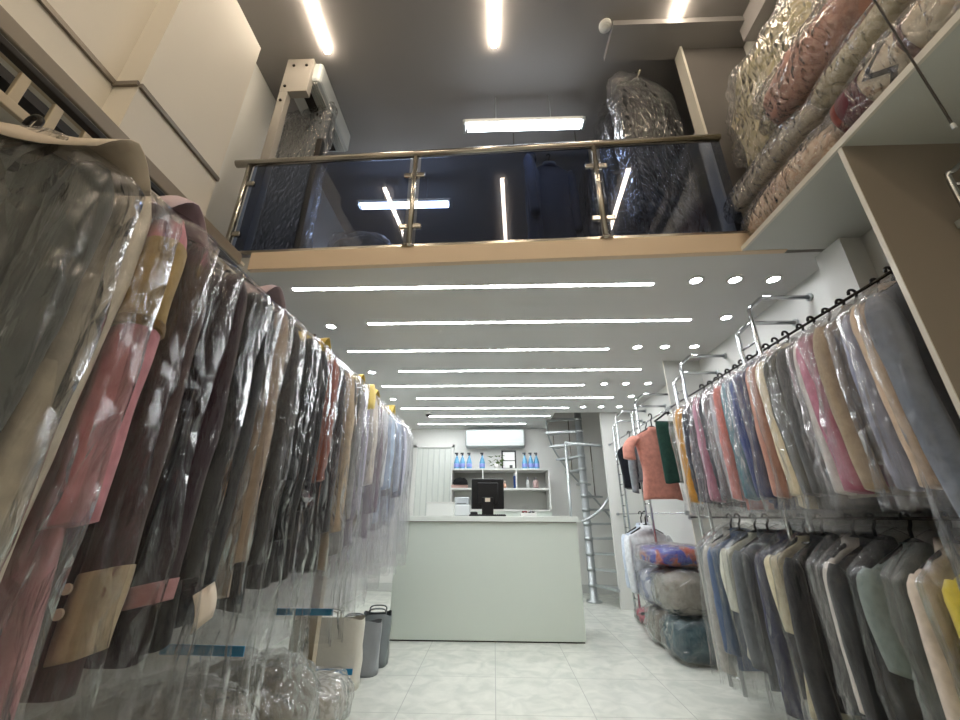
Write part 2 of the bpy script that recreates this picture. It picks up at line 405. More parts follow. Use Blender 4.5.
def hanger(parent, w=.2, mat=BLACKP, bar=False, neck=.16):
    m = MB()
    hook = [(.012 * math.cos(a) * 1.4, 0, -.004 + .018 * math.sin(a)) for a in [math.radians(d) for d in range(-20, 200, 22)]]
    hook = [(p[0], 0, p[2]) for p in hook][::-1]
    m.tube([(-.018, 0, -.012)] + hook[1:] + [(.012, 0, -.03), (0, 0, -.05), (0, 0, -neck + .04)], .0068, 8)
    m.tube(smoothpath([(-w, 0, -neck - .055), (-w * .5, 0, -neck - .005), (0, 0, -neck + .04), (w * .5, 0, -neck - .005), (w, 0, -neck - .055)], 5), [.009] * 21, 8)
    if bar: m.tube([(-w, 0, -neck - .055), (w, 0, -neck - .055)], .006, 8)
    return m.build('hanger', mat, parent, smooth=True)
def sheet(pts, name, mat, parent, thick=.0015):
    # pts: grid rows of points
    m = MB(); n = len(pts[0]); vs = [p for r in pts for p in r]
    m.add(vs, [(i * n + k, i * n + k + 1, (i + 1) * n + k + 1, (i + 1) * n + k) for i in range(len(pts) - 1) for k in range(n - 1)])
    return m.build(name, mat, parent, smooth=True, solid=thick)
def bird(m, c, s):
    pts = [(-1, .35), (-.45, .18), (-.12, .3), (0, .12), (.12, .3), (.45, .18), (1, .35), (.5, -.05), (.14, -.05), (0, -.5), (-.14, -.05), (-.5, -.05)]
    n = len(pts); vs = [(c[0] + d, c[1] + x * s, c[2] + z * s) for d in (0, .006) for x, z in pts]
    m.add(vs, [tuple(range(n)), tuple(range(n, 2 * n))[::-1]] + [(i, (i + 1) % n, (i + 1) % n + n, i + n) for i in range(n)])

def garment(kind, col, L, label, loc, rz=0, aisle=1, bag=None, bagL=None, group=None, seed=0, w=.22, th=.048, tags=(), hang=True, hmat=BLACKP, drop=0.0, sl=None, sdrop=.075, btop=.09, bagw=0.0):
    """kind: robe / coat / jacket / shirt / tee / puffer / trousers; the hook is at the origin"""
    names = {'robe': ('robe', 'robe'), 'coat': ('coat', 'coat'), 'jacket': ('jacket', 'jacket'), 'shirt': ('shirt', 'shirt'), 'tee': ('t_shirt', 't-shirt'),
             'puffer': ('puffer_jacket', 'jacket'), 'trousers': ('trousers', 'trousers'), 'dress': ('dress', 'dress'), 'vest': ('tank_top', 'top')}
    nm, cat = names[kind]
    o = empty(('bagged_' if bag else 'hanging_') + nm, loc, label, cat, group, rz)
    fm = fabric(col); neck = .16 + drop; zt = -neck + .03
    puff = .012 if kind == 'puffer' else 0
    if hang: hanger(o, w - .05, hmat, kind in ('trousers', 'shirt'), neck)
    hem = {'robe': (w + .01, th + .004), 'coat': (w, th), 'jacket': (w - .03, th - .004), 'shirt': (w - .03, th - .006), 'tee': (w - .02, th - .01), 'puffer': (w - .01, th + .006),
           'trousers': (w - .06, .022), 'dress': (w + .0, th + .006), 'vest': (w - .05, th - .01)}[kind]
    if kind == 'trousers':
        zt = -neck - .05
        prof = [(zt, w - .06, .014), (zt - .04, w - .055, .024), (-L, *hem)]
        body_mb(prof, zt, -L, seed, 4, .006).build('body', fm, o, smooth=True)
    else:
        prof = [(zt, .05, .028), (-neck, .062, .034), (-neck - .02, .12, .03), (-neck - sdrop, w - .01, .028), (-neck - .13, w - .005, th * .8), (-neck - .25, w - .03, th), (-neck - .42, w - .05, th * .95), (-L, *hem)]
        body_mb(prof, zt, -L, seed, 5, .010 if kind != 'puffer' else .004, puff=puff).build('body', fm, o, smooth=True)
        if kind in ('shirt', 'jacket', 'coat', 'robe', 'puffer'):
            def col_(m):
                rings = []
                for r, z in ((1.0, -neck + .005), (1.12, -neck + .045), (1.35, -neck - .012), (1.3, -neck - .02)):
                    rings.append([(math.cos(a) * .058 * r, math.sin(a) * .038 * r - .004, z + .012 * math.sin(a)) for a in [2 * PI * k / 20 for k in range(20)]])
                m.loft(rings, False)
            part('collar', fm, o, col_, smooth=True)
        ze = sl or {'robe': -.98, 'coat': -.94, 'jacket': -.80, 'shirt': -.76, 'tee': -.42, 'puffer': -.80, 'dress': -.55}.get(kind)
        if kind == 'tee': ze = -neck - .30
        if ze:
            r0, r1 = {'tee': (.055, .062), 'shirt': (.046, .036), 'puffer': (.062, .05), 'robe': (.048, .043), 'coat': (.048, .045)}.get(kind, (.054, .044))
            for sx in (1, -1):
                s = sleeve_mb(sx, w, -neck - sdrop, ze, r0, r1, seed + sx, puff=puff, out=.10 if kind == 'tee' else .03).build('sleeve', fm, o, smooth=True)
                if sx == aisle:
                    for t in tags:
                        if t[0] == 'cuff':
                            c = sleeve_mb(sx, w, -neck - sdrop, ze, r0, r1, seed + sx, z_a=t[1], z_b=t[2], grow=t[4] if len(t) > 4 else 1.1, rows=10).build('cuff', fabric(t[3]), s, smooth=True)
                        if t[0] == 'buttons':
                            for dz in (0, .045):
                                part('button', PAPERW, s, lambda m: m.lathe([(.0, 0), (.011, 0), (.011, .005), (.005, .003)], (sx * (w + .0), -.085, ze + .07 + dz), 12, 'y'))
    W = (w + .065 + bagw) if kind not in ('trousers',) else w
    if bag:
        zb = -(bagL or (L + .14))
        b = bag_mb(W, th + .02, -neck + btop, zb, seed + .37).build('plastic_cover', bag, o, smooth=True)
        b['label'] = 'clear plastic garment cover'
    for t in tags:
        if t[0] == 'paper':   # sheet folded over the shoulder: (_, material, x0, x1, drop)
            _, pm, x0, x1, dr = t
            rows = []
            for i in range(9):
                v = i / 8 * 2 - 1; row = []
                for k in range(9):
                    u = k / 8; x = aisle * (x0 + (x1 - x0) * u)
                    ztop = -neck + .05 - abs(x) * .22
                    row.append((x, v * (th + .028) * (1 + .1 * math.sin(seed + 5 * u)), ztop - dr * abs(v) ** 1.6 + .012 * math.sin(7 * u + seed) + .03))
                rows.append(row)
            sheet(rows, 'paper_cover', pm, o)
        if t[0] == 'slip':    # small paper hanging at the aisle edge: (_, material, z, size)
            _, pm, z, s_ = t
            x = aisle * (W + .012)
            rows = [[(x + aisle * (.01 * math.sin(3 * a)), -.04 + (b_ - .5) * s_ + .3 * s_ * (a - .5), z + (.5 - a) * s_ * 1.2 + (b_ - .5) * s_ * .3) for b_ in (0, .33, .66, 1)] for a in (0, .25, .5, .75, 1)]
            sheet(rows, 'paper_slip', pm, o)
        if t[0] == 'bird': part('winged_emblem', SILVER, o, lambda m: bird(m, (aisle * (W + .004), -.01, t[1]), .05))
        if t[0] == 'blue':
            part('blue_band', plain('blue_tape', '#1f7fae', .4), o, lambda m: m.box((aisle * W * .1, -th - .04, t[1]), (aisle * W * 1.02, -th - .036, t[1] + .028)))
    return o

# left conveyor garments -------------------------------------------------
YP, PL_, PW = ('paper', PAPERY, .04, .24, .10), ('paper', PAPERL, .04, .25, .09), ('paper', PAPERW, -.2, .29, .09)
LG = 'bagged clothes on the left conveyor'
LEFT = [
 ('coat', '#4b4e4a', 1.36, 1.46, BAGW, 'wide dark grey-green coat in clear plastic under a white paper cape, nearest on the conveyor', (PW,)),
 ('robe', '#cfc4b0', 1.45, 1.55, BAGW, 'long cream woven robe in clear plastic behind the grey-green coat', ()),
 ('robe', '#c98790', 1.36, 1.46, BAGL, 'pink robe with gold upper sleeve in clear plastic', (('cuff', .12, .42, '#a58a58', 1.08), ('cuff', .42, .45, '#6b5026', 1.16), PL_)),
 ('coat', '#42302f', 1.36, 1.46, BAGL, 'brown coat with cream cuff and two white sleeve buttons in clear plastic', (('cuff', .86, 1.02, '#b3a286', 1.07), ('buttons',))),
 ('coat', '#2a1822', 1.34, 1.44, BAGL, 'dark plum coat with a pink trim at the cuff', (('cuff', .95, 1.0, '#b58486', 1.06),)),
 ('coat', '#0c0c0f', 1.34, 1.46, BAGL, 'plain black long coat behind the plum coat', (('slip', PAPERW, -1.15, .075),)),
 ('coat', '#0d0f18', 1.34, 1.46, BAGL, 'blackish navy long coat beside the tan overcoat', (('paper', PAPERL, .06, .25, .08),)),
 ('coat', '#a8937f', 1.28, 1.40, BAGL, 'tan overcoat squeezed between dark coats', ()),
 ('coat', '#0e0e11', 1.34, 1.46, BAGD, 'glossy wrapped black coat just past the tan overcoat', (('blue', -1.36),)),
 ('puffer', '#0c0d10', 1.30, 1.42, BAGD, 'black padded jacket with a silver winged emblem near the hem', (('bird', -.90),)),
 ('coat', '#19171d', 1.30, 1.42, BAGL, 'dark grey coat just before the rust quilted jacket, yellow paper on its shoulder', (YP,)),
 ('puffer', '#94503c', 1.00, 1.12, BAGL, 'rust brown quilted puffer jacket', ()),
 ('robe', '#1d1a20', 1.30, 1.42, BAGL, 'blackish robe just behind the rust puffer jacket', ()),
 ('coat', '#b7a184', 1.30, 1.42, BAGL, 'camel coat with a blue printed band low on its cover', (('blue', -1.40),)),
 ('jacket', '#4d4f4f', 1.22, 1.34, BAGM, 'medium grey jacket behind the camel coat', ()),
 ('robe', '#a9abad', 1.25, 1.37, BAGM, 'light grey robe with a large yellow paper slip at the shoulder', (YP, ('slip', PAPERY, -.24, .13))),
 ('robe', '#b7b1c6', 1.22, 1.34, BAGM, 'pale lilac robe next to the light grey robe', ()),
 ('shirt', '#d2c8b6', 1.10, 1.22, BAGM, 'cream shirt hanging behind the pale lilac robe', (YP,)),
 ('coat', '#4c3148', 1.18, 1.30, BAGM, 'slim dark purple coat among pale shirts', ()),
 ('shirt', '#d0d3d7', 1.12, 1.24, BAGM, 'off-white shirt between the purple coat and a pale blue shirt', ()),
 ('shirt', '#a6bdd8', 1.10, 1.22, BAGM, 'pale blue shirt with a slip of yellow paper on the shoulder', (YP,)),
 ('jacket', '#565b62', 1.15, 1.27, BAGM, 'slate grey jacket between two pale blue shirts', ()),
 ('shirt', '#b2c2da', 1.08, 1.20, BAGM, 'light blue shirt past the slate grey jacket', ()),
 ('jacket', '#2b3457', 1.12, 1.24, BAGM, 'navy jacket near the far end of the conveyor', ()),
 ('shirt', '#d7d7e8', 1.05, 1.17, BAGM, 'lavender white shirt, last on the conveyor beside the counter', (('paper', PAPERW, .04, .22, .08),)),
]
ZC = 2.075
SLV = {0: -1.1, 1: -1.3, 2: -1.05, 3: -1.29, 4: -1.24, 5: -1.2, 6: -1.25, 7: -1.2, 8: -1.22, 9: -1.16, 12: -1.15, 13: -1.15}
YL = [.63, .735, .845, .975, 1.13, 1.245, 1.355, 1.46, 1.59, 1.735, 1.865, 1.99, 2.12, 2.245, 2.36, 2.47, 2.60, 2.76, 2.92, 3.08, 3.24, 3.39, 3.54, 3.69, 3.84]
for i, (k, c, L, bl, bg, lab, tg) in enumerate(LEFT):
    y = YL[i]
    garment(k, c, L - .09, lab, (-1.10 + random.uniform(-.015, .015), y, ZC - (.07 if i == 0 else .035 if i < 6 else .015 if i < 9 else 0)), rz=math.radians(3 * math.sin(i * .7)), aisle=1, bag=bg, bagL=bl + (-.04 if i < 3 else .10), group=LG, sl=SLV[i] + .11 if i in SLV else None, bagw=.022, drop=-.05, btop=.07, sdrop=.045, th={3: .066, 4: .06, 8: .058, 9: .058, 11: .066}.get(i, .048), seed=i * 1.31, tags=tg, hmat=DARK)

# right upper rail ---------------------------------------------------------
RG = 'bagged clothes on the right upper rail'
RU = [
 ('jacket', '#6a7280', .84, 'blue-grey suit jacket in milky plastic, nearest on the upper rail'),
 ('shirt', '#bfa78f', .80, 'tan shirt right beside the blue-grey suit jacket'),
 ('jacket', '#8d92aa', .80, 'lavender blue jacket behind the tan shirt'),
 ('shirt', '#9a8872', .70, 'short brownish beige fluffy top near the lavender jacket'),
 ('dress', '#a8697d', .78, 'magenta pink dress beside a white shirt'),
 ('shirt', '#dad7d3', .82, 'white shirt beside the magenta dress'),
 ('jacket', '#4a4c4e', .88, 'dark grey jacket behind the white shirt'),
 ('jacket', '#44453e', .88, 'dark olive jacket before the cream coat'),
 ('coat', '#d9caa8', .86, 'cream coat hung on the upper rail'),
 ('shirt', '#b58372', .80, 'salmon shirt behind the cream coat'),
 ('jacket', '#1d2e60', .86, 'deep navy blue jacket on the upper rail'),
 ('shirt', '#33518f', .84, 'royal blue shirt next to the navy jacket'),
 ('shirt', '#3d7079', .80, 'teal shirt behind the royal blue one'),
 ('shirt', '#cf766b', .86, 'coral red shirt behind the teal shirt'),
 ('shirt', '#babdc4', .66, 'pale grey top past the coral shirt'),
 ('puffer', '#2a2c32', .84, 'black puffer jacket just before the pink top'),
 ('dress', '#b37f90', .78, 'rose pink top between two black puffer jackets'),
 ('puffer', '#20232a', .84, 'black puffer jacket just past the pink top'),
 ('puffer', '#2b2f3a', .82, 'dark blue-grey puffer jacket before the amber coat'),
 ('coat', '#bd8732', .80, 'amber coat, last on the upper rail by the grey partition'),
]
for i, (k, c, L, lab) in enumerate(RU):
    garment(k, c, L + (.34 if i == 0 else .09), lab, (1.73 + random.uniform(-.02, .02), 1.40 + i * .091, 2.118), rz=math.radians(5 * math.sin(i * .9 + 1)), aisle=-1, bag=BAGD if k == 'puffer' else BAGR,
            bagL=L + (.17 if i else .42), sl=-1.05 if i == 0 else -.9, group=RG, drop=-.045, btop=.05, seed=40 + i * 1.7, w=.21 + .012 * math.sin(i * 2.1), th=.042)
# right lower rail ---------------------------------------------------------
RL = [
 ('jacket', '#6f625c', .92, 'dusty brown jacket, nearest on the lower rail'),
 ('shirt', '#c2ae3a', .40, 'short bright yellow top near the front of the lower rail'),
 ('shirt', '#cfc1b2', .56, 'short beige blouse next to the yellow top'),
 ('dress', '#6d7975', .92, 'grey-green dress behind the beige blouse'),
 ('coat', '#232527', .95, 'long charcoal coat beside the white blouse'),
 ('shirt', '#d3cbc3', .55, 'white blouse on a black hanger over the dark coats'),
 ('coat', '#15161a', .82, 'black coat right behind the white blouse'),
 ('dress', '#c0b698', .90, 'straw cream dress behind the black coat'),
 ('coat', '#171c42', .86, 'navy coat on the lower rail'),
 ('jacket', '#5d6164', .90, 'mid grey jacket behind the navy coat'),
 ('dress', '#c6c6b6', .80, 'off-white dress between grey and denim'),
 ('jacket', '#465a7a', .88, 'denim blue jacket on the lower rail'),
 ('coat', '#b0aca4', .90, 'stone grey coat, last on the lower rail by the partition'),
]
for i, (k, c, L, lab) in enumerate(RL):
    garment(k, c, L, lab, (1.73 + random.uniform(-.02, .02), 1.40 + i * .148, 1.125), rz=math.radians(5 * math.sin(i * 1.1) + (16 if i == 5 else 0)), aisle=-1, bag=BAGLO, drop=-.03,
            bagL=(.96 if L > .6 else L + .16), group='bagged clothes on the right lower rail', seed=90 + i * 1.9, w=.215, th=.052)
# rear rails ---------------------------------------------------------------
garment('trousers', '#1f3d35', .70, 'dark green folded trousers hanging beside the salmon t-shirt', (1.76, 3.93, 2.118), seed=3.3, w=.2, th=.03, drop=-.1, rz=.1)
garment('tee', '#c98a7c', .84, 'salmon t-shirt hanging unwrapped behind the partition', (1.66, 4.12, 2.118), seed=5.3, w=.22, th=.05, rz=.15)
garment('shirt', '#777c80', .64, 'plain grey shirt hanging behind the salmon t-shirt', (1.74, 4.5, 2.118), seed=6.1, w=.2, th=.045)
garment('vest', '#14161d', .68, 'black sleeveless top at the far end of the rear rail', (1.73, 5.05, 2.118), seed=7.2, w=.19, th=.05, rz=.15)
garment('shirt', '#e2e6ea', .60, 'white shirt on a black hanger on the rear lower rail', (1.66, 4.7, 1.16), seed=8.8, w=.24, th=.06, rz=.2)
garment('shirt', '#c6d0de', .60, 'bluish white shirt behind the one on the black hanger', (1.70, 4.95, 1.16), seed=9.8, w=.23, th=.05, rz=.1)

# ------------------------------------------------------------------ rails and racks
def rail(y0, y1, z, label, mat=DARK, x=1.73):
    o = empty('hanging_rail', (x, y0, z), label, 'clothes rail', 'clothes rails along the right wall')
    part('rod', mat, o, lambda m: m.tube([(0, 0, -.008), (0, y1 - y0, -.008)], .007, 12), smooth=True)
    for y in (0, y1 - y0): part('end_socket', SILVER, o, lambda m: m.lathe([(.02, -.012), (.02, .012)], (0, y, -.008), 14, 'y'))
    return o
rail(1.315, 3.77, 2.118, 'upper clothes rail between the brown and grey partitions')
rail(1.315, 3.77, 1.125, 'lower clothes rail between the brown and grey partitions')
rail(3.825, 5.93, 2.118, 'upper clothes rail behind the grey partition', CHROME)
rail(3.825, 5.93, 1.16, 'lower clothes rail behind the grey partition', CHROME)
def ladder(y, z0, label, x=1.68, h=2.47):
    o = empty('ladder_rack', (x, y, z0), label, 'clothes rack', 'chrome ladder racks on the right wall')
    H = h - z0
    for k, dy in enumerate((-.085, .085)):
        zz = H - .1 * k
        part('upright', CHROME, o, lambda m: m.tube([(0, dy, 0), (0, dy, zz - .09), (.02, dy, zz - .07), (.09, dy, zz - .01), (.11, dy, zz), (XR - x - .003, dy, zz)], .014, 12), smooth=True)
        part('wall_flange', SILVER, o, lambda m: m.lathe([(.026, -.012), (.026, 0)], (XR - x - .001, dy, zz), 16, 'x'), smooth=True)
    n = int((H - .2) / .13)
    for i in range(n): part('rung', CHROME, o, lambda m: m.tube([(0, -.085, .08 + i * .13), (0, .085, .08 + i * .13)], .007, 8), smooth=True)
ladder(2.40, 0, 'chrome ladder rack rising among the bagged clothes, nearest of the row')
ladder(3.42, 0, 'chrome ladder rack just in front of the grey partition')
ladder(4.62, 0, 'chrome ladder rack standing behind the salmon t-shirt')
ladder(5.42, 0, 'chrome ladder rack standing behind the black sleeveless top, farthest of the row')
o = empty('chrome_towel_frame', (1.9, 1.265, 2.15), 'bent chrome tube frame on the brown partition under the overhead shelf', 'rack')
part('tube_frame', CHROME, o, lambda m: m.tube(smoothpath([(-.10, -.035, -.3), (-.10, -.04, .18), (-.08, -.05, .24), (.06, -.05, .33), (.18, -.05, .34)], 5), .01, 10), smooth=True)
part('cross_bar', CHROME, o, lambda m: [m.tube([(-.10, -.04, .18), (.19, -.05, .2)], .008, 8), m.tube([(-.1, -.04, .02), (.19, -.05, .04)], .008, 8)], smooth=True)
part('bracket', SILVER, o, lambda m: [m.box((-.115, -.04, .0), (-.085, 0, .03)), m.box((-.115, -.04, -.25), (-.085, 0, -.22))])
wr = empty('hanging_cable', (1.45, .915, 2.26), 'thin dark cable hanging straight down in front of the blanket shelf', 'cable')  # thin tube added in place of a glass pane's upright edge
part('cable', DARK, wr, lambda m: m.tube([(0, 0, 0), (0, 0, ZT - 2.26)], .0035, 8))
part('weight', SILVER, wr, lambda m: m.lathe([(.0, -.012), (.006, -.01), (.006, .01), (.0, .012)], (0, 0, 0), 10))

# left conveyor: track, perforated guard, chain hooks, posts
cv = empty('garment_conveyor', (-1.10, .3, 2.095), 'motorised garment conveyor track carrying the bagged clothes on the left', 'conveyor')
part('track', DARK, cv, lambda m: m.box((-.012, -.9, .0), (.012, 3.75, .02)), bevel=.003)
part('track_return', DARK, cv, lambda m: m.box((-.42, -.9, .0), (-.38, 3.75, .05)), bevel=.004)
def guard(m):
    y0, y1, x = -.9, 1.55, -.36
    for z in (.16, .3): m.box((x - .01, y0, z), (x + .01, y1, z + .035))
    for i in range(24):
        y = y0 + .05 + i * .1
        m.box((x - .008, y, .17), (x + .008, y + .028, .33), 0)
part('perforated_guard', BEIGE, cv, guard, bevel=.003)
part('dark_belt', DARK, cv, lambda m: m.box((-.53, -.9, .335), (-.475, 1.62, .372)))
for y in (-.6, 2.6, 3.5):
    part('hanger_arm', DARK, cv, lambda m: [m.box((-.40, y, .02), (.012, y + .02, .035)), m.box((-.39, y, .035), (-.375, y + .02, .43))])
for y in (3.0,): part('support_post', BEIGE, cv, lambda m: m.box((-.03, y - .56, -2.095), (.03, y - .5, .0)))

# ------------------------------------------------------------------ wrapped blankets and bundles
def blob_mb(sx, sy, sz, seed, e=.7, amp=.03, n=30, rows=18, axis_roll=False):
    m = MB(); rings = []
    for i in range(rows):
        ph = -PI / 2 + PI * (i + .02) / (rows - 1 + .04); ce, se = sup(ph, e)
        ring = []
        for k in range(n):
            a = 2 * PI * k / n; cx, cy = sup(a, e if not axis_roll else 1)
            v = Vector((cx * ce, cy * ce, se))
            d = 1 + amp * (noise.noise((v.x * 2.2 + seed, v.y * 2.2, v.z * 2.2)) * 2 + noise.noise((v.x * 6 + seed, v.y * 6, v.z * 6)))
            p = (v.x * sx * d, v.y * sy * d, v.z * sz * d)
            ring.append(p if not axis_roll else (p[0], p[2] / sz * sy, p[1] / sy * sz))
        rings.append(ring)
    return m.loft(rings, True)
def pattern(name, c1, c2, scale, c3=None):
    m, nt, out = newmat(name); L = nt.links
    p = N(nt, 'ShaderNodeBsdfPrincipled'); p.inputs['Roughness'].default_value = .9
    v = N(nt, 'ShaderNodeTexNoise'); v.inputs['Scale'].default_value = scale; v.inputs['Detail'].default_value = 2; v.inputs['Distortion'].default_value = 1.5
    L.new(coords(nt), v.inputs['Vector'])
    r = N(nt, 'ShaderNodeValToRGB'); r.color_ramp.elements[0].position = .46; r.color_ramp.elements[0].color = hx(c1)
    r.color_ramp.elements[1].position = .56; r.color_ramp.elements[1].color = hx(c2)
    if c3: e = r.color_ramp.elements.new(.66); e.color = hx(c3)
    L.new(v.outputs['Fac'], r.inputs['Fac']); L.new(r.outputs['Color'], p.inputs['Base Color']); L.new(p.outputs[0], out.inputs[0]); return m
def bundle(name, cat, label, loc, size, mat, rz=0, seed=0, film=BAGB, roll=False, group=None, tilt=0, amp=.04, fold=True):
    o = empty(name, loc, label, cat, group, rz); o.rotation_euler = (tilt, 0, rz)
    sx, sy, sz = size
    b = blob_mb(sx, sy, sz, seed, .62, amp, axis_roll=roll)
    b.v = [(x, y, z + sz * .97) for x, y, z in b.v]; b.build('blanket', mat, o, smooth=True)
    if film:
        f = blob_mb(sx * 1.06 + .01, sy * 1.06 + .018, sz * 1.05 + .01, seed + 2, .66, amp * 1.5, n=64, rows=44, axis_roll=roll)
        f.v = [(x, y, z + sz * 1.0) for x, y, z in f.v]; q = f.build('plastic_wrap', film, o, smooth=True); q['label'] = 'clear crinkled plastic wrap'
    return o
BGp = 'plastic wrapped blankets on the overhead shelf'
SZ = ZL + .024
bundle('rolled_blanket', 'blanket', 'cream floral rolled blanket at the balcony end of the overhead shelf', (1.62, 1.62, SZ), (.115, .34, .115), pattern('cream_floral', '#d8c3ae', '#c9a892', 14, '#e2d6c6'), seed=1, roll=True, group=BGp)
w = bundle('rolled_blanket', 'blanket', 'white rolled blanket with a black zigzag and maroon end on the overhead shelf', (1.63, .93, SZ), (.13, .40, .13), pattern('cream_brown', '#d6ccba', '#cbbca6', 9, '#a98f78'), seed=2, roll=True, group=BGp, amp=.03)
def ringband(m, y0, y1, r, zig=None):
    n = 48; rings = []
    if zig is None:
        rings = [[(math.cos(2 * PI * k / n) * r, y, math.sin(2 * PI * k / n) * r + .126) for k in range(n)] for y in (y0, (y0 + y1) / 2, y1)]
    else:
        for s in (-.5, .5):
            rings.append([(math.cos(2 * PI * k / n) * r, (y0 + y1) / 2 + (y1 - y0) * .36 * (abs((k % 8) - 4) / 2 - 1) + s * .03, math.sin(2 * PI * k / n) * r + .126) for k in range(n)])
    m.loft(rings, False)
part('maroon_band', fabric('#5a2633'), w, lambda m: ringband(m, .19, .30, .132), smooth=True, solid=.002)
part('red_band', fabric('#7a4440'), w, lambda m: ringband(m, .30, .33, .128), smooth=True, solid=.002)
part('zigzag_stripe', fabric('#3a3634'), w, lambda m: ringband(m, .06, .17, .1345, 1), solid=.002)
part('dark_stripe', fabric('#6b4a44'), w, lambda m: ringband(m, .0, .028, .134), smooth=True, solid=.002)
bundle('folded_blanket', 'blanket', 'grey beige folded blanket lying on the floral roll', (1.70, 1.74, SZ + .26), (.17, .40, .09), fabric('#9c9486'), seed=3, group=BGp, amp=.05)
bundle('rolled_blanket', 'blanket', 'dusty pink quilt in crinkled plastic above the zigzag roll', (1.68, 1.26, SZ + .46), (.16, .40, .17), fabric('#b98d7e'), seed=4, roll=True, group=BGp, tilt=.1, amp=.06)
bundle('rolled_blanket', 'blanket', 'pale ivory blanket roll between the pink quilt and the zigzag roll', (1.66, 1.02, SZ + .30), (.11, .40, .09), pattern('ivory_weave', '#c9c2ac', '#b6ad92', 20), seed=5, roll=True, group=BGp)
bundle('blanket_bag', 'blanket', 'tall yellowish cream quilt in crinkled plastic against the upper wall', (1.84, 1.66, SZ + .52), (.18, .36, .42), pattern('yellow_cream', '#c8bea2', '#b5aa80', 7, '#d2cab6'), seed=6, group=BGp, amp=.08)
bundle('blanket_bag', 'blanket', 'dark blue bundle with a red patch squeezed behind the grey beige blanket', (1.86, 1.80, SZ + .05), (.16, .17, .22), pattern('navy_red', '#1b2230', '#20283a', 5, '#b53a28'), seed=7, group=BGp)
bundle('blanket_bag', 'blanket', 'beige quilt at the end of the stack by the balcony glass', (1.88, 1.80, SZ + .5), (.15, .16, .12), fabric('#c2a888'), seed=8, group=BGp, amp=.07)
bundle('blanket_bag', 'blanket', 'cream quilt on top of the pile above the pink quilt', (1.76, .95, SZ + .52), (.16, .30, .22), pattern('cream_green', '#d6cfb4', '#bfb68c', 6), seed=9, group=BGp, amp=.07)
# bundles on the floor behind the middle partition
BF = 'plastic wrapped bundles behind the grey partition'
bundle('blanket_bag', 'blanket', 'teal blanket in clear plastic on the floor, front of the pile', (1.72, 4.04, 0), (.24, .2, .165), fabric('#12414d'), seed=11, group=BF, film=BAGF)
bundle('blanket_bag', 'blanket', 'brownish grey blanket bag on the floor behind the teal one', (1.74, 4.5, 0), (.24, .22, .16), fabric('#8d867c'), seed=12, group=BF, film=BAGF)
bundle('rolled_blanket', 'blanket', 'big grey rolled blanket in crinkled plastic on top of the teal one', (1.72, 4.08, .335), (.25, .22, .175), fabric('#8d877e'), seed=13, group=BF, film=BAGF)
bundle('blanket_bag', 'blanket', 'lavender striped blanket bag behind the big grey roll', (1.70, 4.56, .32), (.23, .2, .16), pattern('lavender_mix', '#9aa0b8', '#c9ccd6', 10), seed=14, group=BF, film=BAGF)
bundle('blanket_bag', 'blanket', 'blue, orange and red quilt on top of the bundle pile', (1.70, 4.22, .70), (.27, .30, .085), pattern('multicolour', '#39429a', '#b4552f', 5, '#8d3a44'), seed=15, group=BF, film=BAGF)
bundle('blanket_bag', 'blanket', 'plum patterned quilt pushed against the wall on the bundle pile', (1.9, 4.7, .645), (.17, .17, .10), pattern('plum_mix', '#6a3040', '#93606a', 9), seed=16, group=BF, film=BAGF)
bundle('blanket_bag', 'blanket', 'small pink and black bag on the floor by the rear ladder rack', (1.75, 5.25, 0), (.13, .14, .075), pattern('pink_black', '#c2606e', '#242428', 5), seed=17, group=BF, film=BAGF)
# bundles under the conveyor
BL = 'bundles on the floor under the conveyor'
KH = pattern('khaki_weave', '#8d8676', '#787162', 24)
bundle('blanket_bag', 'blanket', 'khaki blanket bag on the floor under the nearest robes', (-1.22, 1.62, 0), (.36, .36, .26), KH, seed=21, group=BL, film=BAGF)
bundle('blanket_bag', 'blanket', 'grey beige blanket bag leaning under the black coats', (-1.22, 2.32, 0), (.30, .28, .22), fabric('#7f796c'), seed=22, group=BL, film=BAGF)
bundle('blanket_bag', 'blanket', 'white striped wrapped duvet on the floor beside the conveyor post', (-1.04, 2.78, 0), (.17, .2, .12), pattern('white_stripe', '#c9c6bd', '#a9a598', 12), seed=23, group=BL, film=BAGF)
def tote(loc, size, col, label, rz=0, band=None, film=None):
    o = empty('carrier_bag', loc, label, 'bag', 'bags on the floor under the conveyor', rz); sx, sy, sz = size
    def b(m):
        rings = []
        for i in range(10):
            t = i / 9; ring = []
            for k in range(28):
                a = 2 * PI * k / 28; cx, cy = sup(a, .5); d = .012 * noise.noise((cx * 3, cy * 3 + loc[1], t * 3))
                ring.append((cx * (sx + d), cy * (sy * (1 - .65 * t) + d), sz * t + .01 * math.sin(3 * a) * t))
            rings.append(ring)
        m.loft(rings, True, False)
    part('body', plain('bag_' + col.strip('#'), col, .35, bump=.3, bscale=14), o, b, smooth=True)
    for s in (-1, 1): part('handle', plain('bag_' + col.strip('#'), col), o, lambda m: m.tube(smoothpath([(-.07, s * sy * .32, sz - .02), (-.06, s * sy * .3, sz + .04), (.06, s * sy * .3, sz + .04), (.07, s * sy * .32, sz - .02)], 5), .006, 8), smooth=True)
    if band: part('blue_band', plain('blue_tape', '#1f7fae', .4), o, lambda m: m.box((-sx * .6, -sy * .86, sz * .25), (sx * .9, -sy * .93, sz * .25 + .035)))
    return o
tote((-1.02, 3.95, 0), (.12, .24, .33), '#6f7678', 'dark grey shopping bag on the floor next to the counter', .2)
tote((-1.22, 3.35, 0), (.26, .12, .42), '#d6d2c6', 'cream carrier bag with a blue band under the pale shirts', .05, True)
tote((-1.12, 3.62, 0), (.22, .10, .34), '#8e9296', 'medium grey soft bag between the cream bag and the counter', .1)

